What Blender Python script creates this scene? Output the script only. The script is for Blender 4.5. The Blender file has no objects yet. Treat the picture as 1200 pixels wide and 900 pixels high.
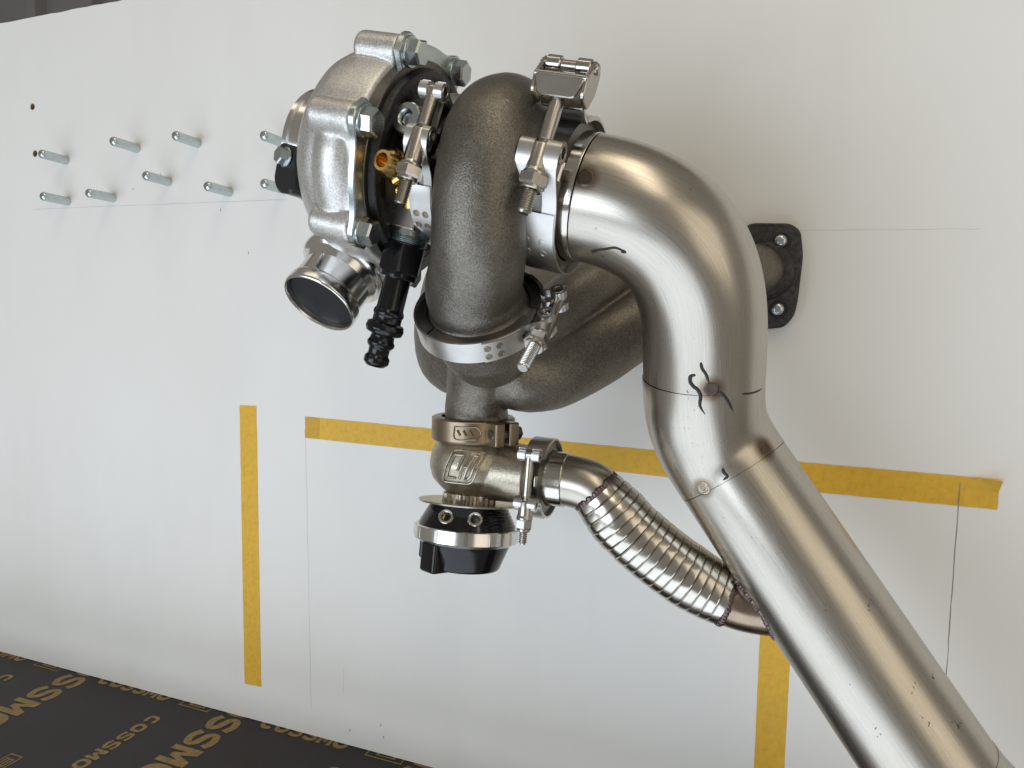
import bpy, math, random
import numpy as np
from mathutils import Matrix, Vector, noise as mnoise

random.seed(4); rng = np.random.default_rng(4)
S = 0.001                                   # the scene is authored in millimetres
scene = bpy.context.scene
COL = scene.collection

# ---------------------------------------------------------------- camera
YAW, PITCH, ROLL = math.radians(20.04), math.radians(4.38), math.radians(1.41)
fwd = np.array([-math.sin(YAW)*math.cos(PITCH), math.cos(YAW)*math.cos(PITCH), -math.sin(PITCH)])
rgt = np.array([math.cos(YAW), math.sin(YAW), 0.0]); upv = np.cross(rgt, fwd)
cr, sr = math.cos(ROLL), math.sin(ROLL)
rgt, upv = cr*rgt+sr*upv, -sr*rgt+cr*upv
cd = bpy.data.cameras.new('camera'); cam = bpy.data.objects.new('camera', cd); COL.objects.link(cam)
cd.sensor_width = 36.0; cd.lens = 24.0; cd.clip_start = 0.02; cd.clip_end = 50
cam.matrix_world = Matrix(((rgt[0], upv[0], -fwd[0], 0.0), (rgt[1], upv[1], -fwd[1], -0.640),
                           (rgt[2], upv[2], -fwd[2], 0.4756), (0, 0, 0, 1)))
scene.camera = cam

# ---------------------------------------------------------------- world and lamps
wd = bpy.data.worlds.new('World'); scene.world = wd; wd.use_nodes = True
bg = wd.node_tree.nodes['Background']; bg.inputs[0].default_value = (1.0, 0.94, 0.85, 1); bg.inputs[1].default_value = 0.25

def area(name, loc, target, sx, sy, power, col):
    l = bpy.data.lights.new(name, 'AREA'); l.shape = 'RECTANGLE'; l.size = sx; l.size_y = sy
    l.energy = power; l.color = col
    o = bpy.data.objects.new(name, l); COL.objects.link(o); o.location = loc
    o.rotation_euler = (Vector(target)-Vector(loc)).to_track_quat('-Z', 'Y').to_euler()
    return o
WARM = (1.0, 0.89, 0.70); COOL = (0.76, 0.87, 1.0)
area('ceiling_lamp', (-0.5, -1.1, 2.8), (-0.45, -0.5, 0), 2.4, 0.5, 5.5, WARM)
area('ceiling_lamp', (0.9, -1.9, 2.8), (0.5, -1.0, 0), 0.7, 2.6, 17, WARM)
area('side_lamp', (2.0, -1.6, 0.75), (0.1, -0.2, 0.35), 1.6, 2.0, 10, WARM)
area('daylight_on_floor', (-0.45, -1.35, -0.85), (-0.42, -1.15, 1.0), 2.2, 1.7, 22, COOL)
area('daylight_doorway', (-1.05, -2.2, 0.10), (0.1, 0.0, -0.15), 1.7, 1.0, 22, COOL)

vs = scene.view_settings; vs.view_transform = 'Standard'; vs.look = 'None'; vs.exposure = 0.0; vs.gamma = 1.0
scene.render.resolution_x, scene.render.resolution_y = 1024, 768

# ---------------------------------------------------------------- materials
class NT:
    def __init__(s, name):
        s.m = bpy.data.materials.new(name); s.m.use_nodes = True
        s.t = s.m.node_tree; s.b = s.t.nodes['Principled BSDF']
    def n(s, typ, **kw):
        nd = s.t.nodes.new(typ)
        for k, v in kw.items(): setattr(nd, k, v)
        return nd
    def l(s, a, b): s.t.links.new(a, b)
    def coords(s, uv=False, scale=(1, 1, 1)):
        tc = s.n('ShaderNodeTexCoord'); mp = s.n('ShaderNodeMapping'); mp.inputs['Scale'].default_value = scale
        s.l(tc.outputs['UV' if uv else 'Object'], mp.inputs[0]); return mp.outputs[0]
    def noise(s, co, scale, detail=3, rough=.55):
        nd = s.n('ShaderNodeTexNoise'); nd.inputs['Scale'].default_value = scale
        nd.inputs['Detail'].default_value = detail; nd.inputs['Roughness'].default_value = rough
        s.l(co, nd.inputs['Vector']); return nd.outputs['Fac']
    def ramp(s, fac, stops):
        r = s.n('ShaderNodeValToRGB'); e = r.color_ramp.elements
        while len(e) < len(stops): e.new(.5)
        for el, (p, c) in zip(e, stops): el.position = p; el.color = (c+(1,)) if len(c) == 3 else c
        s.l(fac, r.inputs[0]); return r.outputs[0]
    def mix(s, fac, a, b, mode='MIX'):
        m = s.n('ShaderNodeMix', data_type='RGBA', blend_type=mode)
        for sock, v in ((m.inputs[0], fac), (m.inputs[6], a), (m.inputs[7], b)):
            if isinstance(v, (int, float)): sock.default_value = v
            elif isinstance(v, tuple): sock.default_value = v+(1,) if len(v) == 3 else v
            else: s.l(v, sock)
        return m.outputs[2]
    def rng(s, fac, a, b, lo=0.3, hi=0.7):
        m = s.n('ShaderNodeMapRange'); m.inputs[1].default_value = lo; m.inputs[2].default_value = hi
        m.inputs[3].default_value = a; m.inputs[4].default_value = b; s.l(fac, m.inputs[0]); return m.outputs[0]
    def bump(s, h, dist, strength=1.0, prev=None):
        b = s.n('ShaderNodeBump'); b.inputs['Strength'].default_value = strength; b.inputs['Distance'].default_value = dist
        s.l(h, b.inputs['Height'])
        if prev is not None: s.l(prev, b.inputs['Normal'])
        return b.outputs[0]
    def set(s, **kw):
        for k, v in kw.items():
            sk = s.b.inputs[k]
            if isinstance(v, (int, float)): sk.default_value = v
            elif isinstance(v, tuple): sk.default_value = v+(1,) if len(v) == 3 else v
            else: s.l(v, sk)
        return s.m

def cast_metal(name, c0, c1, rough, grain=900, depth=.00022, metal=.9):
    t = NT(name); co = t.coords()
    big = t.noise(co, 28, 4); fine = t.noise(co, grain, 2, .6); mid = t.noise(co, grain*.3, 3)
    col = t.ramp(big, [(.3, c0), (.7, c1)])
    col = t.mix(.45, col, t.ramp(fine, [(.35, tuple(x*.55 for x in c0)), (.7, tuple(min(1, x*1.5) for x in c1))]))
    n = t.bump(mid, depth*1.2, .3); n = t.bump(fine, depth, .9, n)
    return t.set(**{'Base Color': col, 'Metallic': metal, 'Roughness': t.rng(big, rough-.05, rough+.07), 'Normal': n})

def smooth_metal(name, c, rough, var=.06, scale=60, metal=1.0):
    t = NT(name); co = t.coords(); a = t.noise(co, scale, 4); b = t.noise(co, 1400, 2)
    col = t.mix(t.rng(a, 0, .35), c, tuple(x*.72 for x in c))
    return t.set(**{'Base Color': col, 'Metallic': metal, 'Roughness': t.rng(a, rough-var*.5, rough+var),
                    'Normal': t.bump(b, .00004, .5)})

def brushed(name, c, rough, along=True, tint=()):
    t = NT(name); co = t.coords(); uv = t.coords(True, (60, 5, 1) if along else (3, 900, 1))
    uv2 = t.coords(True, (26, 900, 1))
    a = t.noise(uv, 6, 4, .65); fine = t.noise(uv2, 1.0, 2, .6); big = t.noise(co, 22, 3); sp = t.noise(co, 320, 2, .7)
    col = t.mix(t.rng(big, .0, .5), c, (c[0]*.92, c[1]*.88, c[2]*.83))
    col = t.mix(t.rng(a, 0, .2), col, tuple(x*.75 for x in c))
    col = t.mix(t.rng(sp, 0, .55, .70, .80), col, (.06, .055, .05))
    for (p, r, tc) in tint:                       # heat tint left by a tack weld
        v = t.n('ShaderNodeVectorMath', operation='DISTANCE'); t.l(co, v.inputs[0]); v.inputs[1].default_value = [x*S for x in p]
        m = t.n('ShaderNodeMapRange'); m.inputs[1].default_value = r*S; m.inputs[2].default_value = r*.42*S
        m.inputs[3].default_value = 0; m.inputs[4].default_value = .8; m.interpolation_type = 'SMOOTHSTEP'
        t.l(v.outputs['Value'], m.inputs[0])
        col = t.mix(m.outputs[0], col, tc)
    n = t.bump(fine, .000035, .45); n = t.bump(a, .00005, .2, n)
    return t.set(**{'Base Color': col, 'Metallic': 1.0, 'Roughness': t.rng(a, rough-.05, rough+.08), 'Normal': n})

TACKS = [(-96.7, -264.7, 561.7), (-27.0, -221.1, 444.6), (4.3, -191.4, 406.9), (-30.7, -199.2, 380.2)]
PIPE_BASE = (-102.7, -227.0, 557.4)
tint = [(tuple(np.array(p)-PIPE_BASE), 10 if i != 3 else 9, (.17, .10, .05)) for i, p in enumerate(TACKS)]
MT = {}
MT['turbine'] = cast_metal('cast_turbine_steel', (.15, .136, .116), (.225, .206, .176), .42, 1050, .0003)
MT['manifold'] = cast_metal('cast_manifold_steel', (.15, .134, .110), (.235, .212, .175), .46, 800, .0002)
MT['flange'] = cast_metal('dark_flange_steel', (.050, .048, .048), (.085, .080, .078), .50, 260, .0005, .7)
MT['gate'] = cast_metal('cast_wastegate_steel', (.38, .335, .26), (.50, .445, .355), .34, 1000, .00016)
MT['alu'] = cast_metal('cast_aluminium', (.62, .60, .56), (.72, .70, .66), .42, 1000, .00014, .85)
MT['polished'] = smooth_metal('turned_aluminium', (.74, .73, .71), .16)
MT['stainless'] = brushed('brushed_stainless', (.50, .465, .41), .28, True, tint)
MT['ferrule'] = smooth_metal('turned_stainless', (.58, .55, .49), .13)
MT['flex'] = smooth_metal('rolled_stainless', (.60, .565, .50), .17, .08, 90)
MT['band'] = smooth_metal('clamp_stainless', (.68, .66, .63), .31)
MT['bolt'] = smooth_metal('bolt_stainless', (.50, .47, .42), .24)
MT['zinc'] = smooth_metal('zinc_plate', (.56, .61, .61), .24, .1, 120)
MT['retainer'] = smooth_metal('dark_retainer_steel', (.16, .15, .135), .35)
MT['spot'] = smooth_metal('spot_weld_steel', (.30, .26, .20), .35)
MT['bronze'] = smooth_metal('tempered_clamp_steel', (.30, .235, .165), .34, .08, 150)
MT['brass'] = smooth_metal('brass', (.78, .52, .20), .2)
MT['copper'] = smooth_metal('copper_washer', (.62, .33, .22), .3)
MT['tint'] = smooth_metal('heat_blued_weld', (.16, .12, .12), .32, .1, 300)
MT['tack'] = smooth_metal('tack_weld', (.13, .105, .085), .34, .1, 400)
MT['hole_shade'] = smooth_metal('painted_hole_shade', (.06, .058, .060), .55)  # near-black colour stands in for the shade inside openings

t = NT('black_anodised'); MT['black'] = t.set(**{'Base Color': (.004, .004, .005), 'Roughness': t.rng(t.noise(t.coords(), 200), .13, .22), 'Metallic': 0.0, 'Specular IOR Level': .42})
t = NT('black_cast_iron'); co = t.coords(); MT['blackcast'] = t.set(**{'Base Color': t.ramp(t.noise(co, 60), [(.3, (.010, .009, .009)), (.7, (.022, .020, .019))]), 'Roughness': .42, 'Metallic': .3, 'Normal': t.bump(t.noise(co, 420, 2), .0005, .7)})
t = NT('black_plastic'); MT['plastic'] = t.set(**{'Base Color': (.012, .012, .013), 'Roughness': .36, 'Normal': t.bump(t.noise(t.coords(), 900), .00008, .6)})
t = NT('marker_ink'); MT['ink'] = t.set(**{'Base Color': t.ramp(t.noise(t.coords(), 500), [(.3, (.008, .008, .009)), (.8, (.03, .03, .032))]), 'Roughness': .45})
t = NT('graphite_pencil'); MT['pencil'] = t.set(**{'Base Color': t.ramp(t.noise(t.coords(), 40), [(.35, (.16, .16, .17)), (.7, (.34, .34, .34))]), 'Roughness': .8})
t = NT('white_painted_board'); co = t.coords(); a = t.noise(co, 3.5, 4); b = t.noise(co, 45, 4, .7); c = t.noise(co, 900, 2)
sm = t.noise(t.coords(False, (9, 1, 2.2)), 1.4, 4, .6)
col = t.ramp(a, [(.3, (.80, .785, .745)), (.7, (.835, .825, .795))])
col = t.mix(t.rng(sm, 0, .15, .50, .78), col, (.64, .63, .61))
col = t.mix(t.rng(b, 0, .28, .72, .80), col, (.40, .38, .35))
MT['board'] = t.set(**{'Base Color': col, 'Roughness': t.rng(b, .42, .56), 'Normal': t.bump(c, .00006, .5, t.bump(b, .0002, .25))})
t = NT('particle_board_core'); co = t.coords(); MT['chip'] = t.set(**{'Base Color': t.ramp(t.noise(co, 260, 4, .7), [(.3, (.16, .10, .055)), (.7, (.36, .25, .15))]), 'Roughness': .9})
def tape_mat(name, k):
    t = NT(name); co = t.coords(); a = t.noise(co, 150, 5, .7); b = t.noise(co, 18, 3); f = t.noise(t.coords(False, (1, 1, 3)), 700, 2)
    col = t.ramp(a, [(.25, (.60*k, .335*k, .020*k)), (.5, (.76*k, .445*k, .030*k)), (.75, (.82*k, .51*k, .055*k))])
    col = t.mix(t.rng(b, 0, .35), col, (.62*k, .36*k, .045*k))
    return t.set(**{'Base Color': col, 'Roughness': .55, 'Normal': t.bump(f, .0001, .6, t.bump(a, .0002, .5))})
MT['tape'] = tape_mat('masking_tape', 1.0); MT['tape2'] = tape_mat('masking_tape_double', .82)
t = NT('film_faced_plywood'); co = t.coords(); a = t.noise(co, 6, 5, .65); b = t.noise(co, 70, 4, .75); d = t.noise(co, 500, 2)
col = t.ramp(a, [(.3, (.016, .014, .014)), (.7, (.032, .026, .029))])
col = t.mix(t.rng(b, 0, .6, .66, .78), col, (.10, .095, .09))
MT['ply'] = t.set(**{'Base Color': col, 'Roughness': t.rng(a, .36, .55), 'Specular IOR Level': .28, 'Normal': t.bump(d, .0001, .5, t.bump(b, .0002, .3))})
t = NT('gold_print'); co = t.coords(); MT['gold'] = t.set(**{'Base Color': t.ramp(t.noise(co, 160, 4, .7), [(.3, (.15, .094, .024)), (.6, (.27, .175, .045))]), 'Roughness': .5})
t = NT('grey_sheet_metal'); co = t.coords(); MT['sheet'] = t.set(**{'Base Color': t.ramp(t.noise(co, 3, 3), [(.3, (.16, .155, .15)), (.7, (.20, .195, .19))]), 'Roughness': .5})

# ---------------------------------------------------------------- geometry helpers (mm)
def V3(*a): return np.array(a, float)
def unit(a): a = np.asarray(a, float); return a/np.linalg.norm(a)

class Geo:
    def __init__(s): s.v = []; s.f = []; s.uv = []
    def add(s, v, f, uv=None):
        o = len(s.v); s.v += [tuple(map(float, p)) for p in v]
        s.f += [tuple(i+o for i in q) for q in f]
        s.uv += uv if uv is not None else [[(0, 0)]*len(q) for q in f]
        return s
    def __add__(s, g):
        r = Geo(); r.add(s.v, s.f, s.uv); r.add(g.v, g.f, g.uv); return r

class Fr:                                    # a local frame: origin, x, y, z in world mm
    def __init__(s, o, z, x):
        s.o = np.asarray(o, float); s.z = unit(z); x = np.asarray(x, float); s.x = unit(x-s.z*(x@s.z)); s.y = np.cross(s.z, s.x)
    def __call__(s, x, y, z): return s.o+s.x*x+s.y*y+s.z*z
    def at(s, x, y, z): f = Fr(s.o, s.z, s.x); f.o = s(x, y, z); return f

def frame_of(o, z):
    z = unit(z); h = V3(0, 0, 1) if abs(z[2]) < .9 else V3(1, 0, 0); return Fr(o, z, h)

def crom(P, n):
    P = np.array(P, float); P = np.vstack([2*P[0]-P[1], P, 2*P[-1]-P[-2]]); out = []
    for i in range(1, len(P)-2):
        a, b, c, d = P[i-1:i+3]
        t1 = np.linalg.norm((b-a)[:3])**.5; t2 = t1+np.linalg.norm((c-b)[:3])**.5; t3 = t2+np.linalg.norm((d-c)[:3])**.5
        for t in np.linspace(t1, t2, n, endpoint=False):
            A1 = (t1-t)/t1*a+t/t1*b; A2 = (t2-t)/(t2-t1)*b+(t-t1)/(t2-t1)*c; A3 = (t3-t)/(t3-t2)*c+(t-t2)/(t3-t2)*d
            B1 = (t2-t)/t2*A1+t/t2*A2; B2 = (t3-t)/(t3-t1)*A2+(t-t1)/(t3-t1)*A3
            out.append((t2-t)/(t2-t1)*B1+(t-t1)/(t2-t1)*B2)
    out.append(P[-2]); return np.array(out)
def bez(p0, p1, p2, p3, n):
    t = np.linspace(0, 1, n)[:, None]; return (1-t)**3*p0+3*(1-t)**2*t*p1+3*(1-t)*t*t*p2+t**3*p3

def rings(path, rad, seg):
    path = np.asarray(path, float); T = np.gradient(path, axis=0); T /= np.linalg.norm(T, axis=1)[:, None]
    rad = np.broadcast_to(rad, (len(path),)); h = V3(0, -1, 0) if abs(T[0][1]) < .9 else V3(0, 0, 1)
    x = unit(h-T[0]*(h@T[0])); out = []; L = 0; Ls = []
    for i, (p, t, r) in enumerate(zip(path, T, rad)):
        x = unit(x-t*(x@t)); y = np.cross(t, x)
        if i: L += np.linalg.norm(p-path[i-1])
        Ls.append(L); a = np.linspace(0, 2*np.pi, seg, endpoint=False)
        out.append(p+r*(np.cos(a)[:, None]*x+np.sin(a)[:, None]*y))
    return np.array(out), Ls
def skin(R, Ls, seg, closed=True, flip=False):
    f = []; uv = []; n = len(R)
    for i in range(n-1):
        for j in range(seg if closed else seg-1):
            k = (j+1) % seg; q = (i*seg+j, i*seg+k, (i+1)*seg+k, (i+1)*seg+j); u0, u1 = j/seg, (j+1)/seg
            w = [(u0, Ls[i]*S), (u1, Ls[i]*S), (u1, Ls[i+1]*S), (u0, Ls[i+1]*S)]
            if flip: q = q[::-1]; w = w[::-1]
            f.append(q); uv.append(w)
    return f, uv
def sweep(path, rad, seg=48, cap=True):
    R, Ls = rings(path, rad, seg); f, uv = skin(R, Ls, seg); g = Geo(); n = len(R)
    if cap:
        f += [tuple(range(seg))[::-1], tuple(range((n-1)*seg, n*seg))]; uv += [[(0, 0)]*seg]*2
    return g.add(R.reshape(-1, 3), f, uv)
def pipe(path, r, wall=1.6, seg=96):         # an open tube with wall thickness
    R, Ls = rings(path, r, seg); Q, _ = rings(path, r-wall, seg); n = len(R); g = Geo()
    f, uv = skin(R, Ls, seg); g.add(R.reshape(-1, 3), f, uv)
    f, uv = skin(Q, Ls, seg, flip=True); g.add(Q.reshape(-1, 3), f, uv)
    o = n*seg
    for a, fl in ((0, 0), ((n-1)*seg, 1)):
        for j in range(seg):
            k = (j+1) % seg; q = (a+j, o+a+j, o+a+k, a+k)
            g.f.append(q[::-1] if fl else q); g.uv.append([(0, 0)]*4)
    return g

def rp(pts, rad, n=3):                       # round the corners of an open 2-D polyline
    out = [pts[0]]
    for i in range(1, len(pts)-1):
        p, a, b = np.array(pts[i], float), np.array(pts[i-1], float), np.array(pts[i+1], float)
        la, lb = np.linalg.norm(a-p), np.linalg.norm(b-p); d = min(rad, la*.45, lb*.45)
        if d < 1e-4: out.append(tuple(p)); continue
        s, e = p+(a-p)/la*d, p+(b-p)/lb*d
        for k in np.linspace(0, 1, n+1): out.append(tuple((1-k)**2*s+2*k*(1-k)*p+k*k*e))
    out.append(pts[-1]); return out
def rpoly(pts, rad, n=4):                    # round the corners of a closed 2-D polygon
    out = []; m = len(pts)
    for i in range(m):
        p, a, b = np.array(pts[i], float), np.array(pts[i-1], float), np.array(pts[(i+1) % m], float)
        la, lb = np.linalg.norm(a-p), np.linalg.norm(b-p); d = min(rad, la*.48, lb*.48)
        s, e = p+(a-p)/la*d, p+(b-p)/lb*d
        for k in np.linspace(0, 1, n+1): out.append(tuple((1-k)**2*s+2*k*(1-k)*p+k*k*e))
    return out

def lathe(fr, prof, seg=64, a0=0.0, a1=360.0, closed_prof=False):
    """prof = [(z, r), ...] turned round fr.z"""
    full = abs(a1-a0) > 359.9; na = seg if full else max(3, int(seg*abs(a1-a0)/360)+1)
    A = np.radians(np.linspace(a0, a1, na, endpoint=not full)); P = list(prof)
    g = Geo(); v = []; f = []; uv = []
    for z, r in P:
        for a in A: v.append(fr(r*math.cos(a), r*math.sin(a), z))
    m = len(P); rows = [(i, i+1) for i in range(m-1)]+([(m-1, 0)] if closed_prof else [])
    acc = [0]
    for i in range(m-1): acc.append(acc[-1]+math.hypot(P[i+1][0]-P[i][0], P[i+1][1]-P[i][1]))
    for i, k in rows:
        for j in range(na if full else na-1):
            jj = (j+1) % na; f.append((i*na+j, i*na+jj, k*na+jj, k*na+j))
            u0, u1 = j/seg, (j+1)/seg; uv.append([(u0, acc[i]*S), (u1, acc[i]*S), (u1, acc[k]*S), (u0, acc[k]*S)])
    if closed_prof and not full:
        f.append(tuple(i*na for i in range(m))); f.append(tuple(i*na+na-1 for i in range(m))[::-1]); uv += [[(0, 0)]*m]*2
    if not closed_prof:
        if P[0][1] > 1e-6 and full: f.append(tuple(range(na))[::-1]); uv.append([(0, 0)]*na)
        if P[-1][1] > 1e-6 and full: f.append(tuple(range((m-1)*na, m*na))); uv.append([(0, 0)]*na)
    return g.add(v, f, uv)
def cyl(fr, r, z0, z1, seg=32, b=.6):
    return lathe(fr, rp([(z0, max(r-b, .01)), (z0+b, r), (z1-b, r), (z1, max(r-b, .01))], .01), seg)
def tubewall(fr, ro, ri, z0, z1, seg=64, b=.5):
    return lathe(fr, [(z0, ri+b), (z0, ro-b), (z0+b, ro), (z1-b, ro), (z1, ro-b), (z1, ri+b), (z1-b, ri), (z0+b, ri)], seg, closed_prof=True)

def inset2(pts, d):
    P = np.array(pts, float); n = len(P); out = []
    ar = sum(P[i-1][0]*P[i][1]-P[i][0]*P[i-1][1] for i in range(n)); sg = 1 if ar > 0 else -1
    for i in range(n):
        e1 = unit(P[i]-P[i-1]+1e-12); e2 = unit(P[(i+1) % n]-P[i]+1e-12)
        n1 = V3(-e1[1], e1[0], 0)[:2]*sg; n2 = V3(-e2[1], e2[0], 0)[:2]*sg
        m = n1+n2; L = np.linalg.norm(m); m = m/L if L > 1e-6 else n1
        out.append(P[i]+m*d/max(.5, float(m@n1)))
    return out
def prism(fr, pts, z0, z1, b=.6):            # an extruded outline with softened edges
    P = np.array(pts, float); ar = sum(P[i-1][0]*P[i][1]-P[i][0]*P[i-1][1] for i in range(len(P)))
    if ar < 0: P = P[::-1]
    I = inset2(P, b); n = len(P); v = []
    for z, Q in ((z0, I), (z0+b, P), (z1-b, P), (z1, I)):
        v += [fr(q[0], q[1], z) for q in Q]
    f = [tuple(range(n))[::-1], tuple(range(3*n, 4*n))]
    for k in range(3):
        for i in range(n): j = (i+1) % n; f.append((k*n+i, k*n+j, (k+1)*n+j, (k+1)*n+i))
    return Geo().add(v, f)
def rect(w, h, r=1.0, cx=0, cy=0): return rpoly([(cx-w/2, cy-h/2), (cx+w/2, cy-h/2), (cx+w/2, cy+h/2), (cx-w/2, cy+h/2)], r)
def box(fr, sx, sy, z0, z1, r=1.0, b=.6): return prism(fr, rect(sx, sy, r), z0, z1, b)
def hexa(r, rot=0): return [(r*math.cos(math.radians(60*k+rot)), r*math.sin(math.radians(60*k+rot))) for k in range(6)]
def hexhead(fr, r, z0, z1, rot=0):           # hexagon with the usual rounded chamfer on top
    pts = hexa(r, rot); n = 6; v = []
    rings_ = ((z0, 1.0), (z1-.14*r, 1.0), (z1, .86))
    for z, k in rings_: v += [fr(p[0]*k, p[1]*k, z) for p in pts]
    f = [tuple(range(n))[::-1], tuple(range(2*n, 3*n))]
    for k in range(2):
        for i in range(n): j = (i+1) % n; f.append((k*n+i, k*n+j, (k+1)*n+j, (k+1)*n+i))
    return Geo().add(v, f)
def thread(fr, r, z0, z1, pitch=1.5, seg=20):
    prof = [(z0, .01), (z0, r-.9)]; z = z0
    while z < z1-pitch: prof += [(z+pitch*.15, r-.75), (z+pitch*.5, r), (z+pitch*.62, r), (z+pitch*.97, r-.75)]; z += pitch
    prof += [(z1, r-1.1), (z1, .01)]
    return lathe(fr, prof, seg)
def strip(fr, line, th, z0, z1):             # a bent strap: polyline in local xy, given width and thickness
    P = np.array(line, float); T = np.gradient(P, axis=0); T /= np.linalg.norm(T, axis=1)[:, None]
    N = np.stack([T[:, 1], -T[:, 0]], 1); v = []; f = []; n = len(P)
    for p, q in zip(P, N):
        a, b = p+q*th/2, p-q*th/2
        v += [fr(a[0], a[1], z0), fr(a[0], a[1], z1), fr(b[0], b[1], z1), fr(b[0], b[1], z0)]
    for i in range(n-1):
        for k in range(4): m = (k+1) % 4; f.append((4*i+k, 4*i+m, 4*i+4+m, 4*i+4+k))
    f += [(3, 2, 1, 0), (4*n-4, 4*n-3, 4*n-2, 4*n-1)]
    return Geo().add(v, f)

def mesh_of(g, name, base=(0, 0, 0), ang=32):
    me = bpy.data.meshes.new(name); b = np.asarray(base, float)
    me.from_pydata([tuple((np.array(p)-b)*S) for p in g.v], [], g.f)
    ul = me.uv_layers.new(name='UVMap'); flat = np.array([c for w in g.uv for c in w], np.float32).ravel()
    if len(flat) == 2*len(me.loops): ul.data.foreach_set('uv', flat)
    me.validate(); me.update()
    me.polygons.foreach_set('use_smooth', [True]*len(me.polygons)); me.set_sharp_from_angle(angle=math.radians(ang))
    return me
def obj(name, g, mat, parent=None, base=None, ang=32, label=None):
    b = np.asarray(base, float) if base is not None else (np.array(parent['_b']) if parent is not None else V3(0, 0, 0))
    me = g if isinstance(g, bpy.types.Mesh) else mesh_of(g, name, b, ang)
    me.materials.clear(); me.materials.append(MT[mat] if isinstance(mat, str) else mat)
    o = bpy.data.objects.new(name, me); COL.objects.link(o)
    o['_b'] = [float(x) for x in b]
    if parent is None: o.location = b*S
    else: o.parent = parent
    if label: o['label'] = label
    return o
def thing(name, label, cat, base, group=None):
    o = bpy.data.objects.new(name, None); COL.objects.link(o); o.empty_display_size = .02
    o.location = np.asarray(base, float)*S; o['_b'] = [float(x) for x in base]
    o['label'] = label; o['category'] = cat
    if group: o['group'] = group
    return o
def tag(o, label, cat, group=None):
    o['label'] = label; o['category'] = cat
    if group: o['group'] = group
    return o
def cast_body(g, name, base, vox, it, amp=0.0, wave=20.0, ang=50):   # weld overlapping solids into one cast skin
    me = bpy.data.meshes.new(name); b = np.asarray(base, float)
    me.from_pydata([tuple((np.array(p)-b)*S) for p in g.v], [], g.f); me.validate()
    o = bpy.data.objects.new('tmp', me); COL.objects.link(o)
    m = o.modifiers.new('r', 'REMESH'); m.mode = 'VOXEL'; m.voxel_size = vox*S; m.adaptivity = 0
    m = o.modifiers.new('s', 'SMOOTH'); m.factor = .5; m.iterations = it
    dg = bpy.context.evaluated_depsgraph_get(); dg.update()
    r = bpy.data.meshes.new_from_object(o.evaluated_get(dg)); r.name = name
    bpy.data.objects.remove(o); bpy.data.meshes.remove(me)
    if amp:
        nv = len(r.vertices); co_a = np.empty(nv*3, np.float32); no_a = np.empty(nv*3, np.float32)
        r.vertices.foreach_get('co', co_a); r.vertices.foreach_get('normal', no_a)
        co_a = co_a.reshape(-1, 3); no_a = no_a.reshape(-1, 3)
        k1 = np.array([mnoise.noise(Vector(c_)/(wave*S))+.35*mnoise.noise(Vector(c_)/(wave*.3*S)) for c_ in co_a.tolist()], np.float32)
        r.vertices.foreach_set('co', (co_a+no_a*(k1*amp*S)[:, None]).ravel()); r.update()
    r.polygons.foreach_set('use_smooth', [True]*len(r.polygons)); r.set_sharp_from_angle(angle=math.radians(ang))
    return r
def snap(path, r, p, lift=0.0):              # nearest place on a tube's skin
    p = np.asarray(p, float); i = int(np.argmin(np.linalg.norm(path-p, axis=1))); d = p-path[i]
    t = unit(path[min(i+1, len(path)-1)]-path[max(i-1, 0)]); c = path[i]+t*(d@t); n = unit(p-c); return c+n*(r+lift), n

WF = Fr((0, 0, 0), (0, -1, 0), (1, 0, 0))    # board frame: x right, y = up?, z towards the viewer
BF = lambda x, z, d=0: V3(x, -d, z)

# ================================================================ the setting
# ---- dark plywood the board stands on, with its printed words
g = Geo(); x0, x1, y0, y1 = -1700, 900, -190, 420
v = [(x0, y0, -18), (x1, y0, -18), (x1, y1, -18), (x0, y1, -18), (x0, y0, 0), (x1, y0, 0), (x1, y1, 0), (x0, y1, 0)]
g.add(v, [(3, 2, 1, 0), (4, 5, 6, 7), (0, 1, 5, 4), (1, 2, 6, 5), (2, 3, 7, 6), (3, 0, 4, 7)])
ply = obj('floor', g, 'ply'); ply['kind'] = 'structure'
ply['label'] = 'dark film-faced plywood sheet with gold printed words'
def ribbon(pts, w, closed=False):
    P = np.array(pts, float); n = len(P); L = []; R = []
    for i in range(n):
        d = unit(P[(i+1) % n]-P[i-1]) if closed or 0 < i < n-1 else unit(P[min(i+1, n-1)]-P[max(i-1, 0)])
        nn = np.array([-d[1], d[0]]); L.append(P[i]+nn*w/2); R.append(P[i]-nn*w/2)
    f = [(i, (i+1) % n, n+(i+1) % n, n+i) for i in range(n if closed else n-1)]
    return L+R, f
def letter(c):
    an = lambda a0, a1, n: np.radians(np.linspace(a0, a1, n))
    se = lambda a, rx, ry: (.5+rx*np.sign(np.cos(a))*abs(np.cos(a))**.8, .5+ry*np.sign(np.sin(a))*abs(np.sin(a))**.8)
    if c == 'O': return ribbon([se(a, .36, .37) for a in an(0, 360, 40)[:-1]], .27, True)
    if c == 'C': return ribbon([se(a, .36, .37) for a in an(42, 318, 30)], .27)
    if c == 'S':
        P = crom([(.90, .80, 0), (.66, .89, 0), (.40, .89, 0), (.15, .76, 0), (.22, .58, 0), (.50, .50, 0), (.78, .42, 0), (.85, .24, 0), (.60, .11, 0), (.34, .11, 0), (.08, .22, 0)], 5)
        return ribbon(P[:, :2], .235)
    M = [(0, 0), (0, 1), (.30, 1), (.5, .52), (.70, 1), (1, 1), (1, 0), (.74, 0), (.74, .60), (.59, .22), (.41, .22), (.26, .60), (.26, 0)]
    return M, [tuple(range(13))[::-1]]
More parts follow.
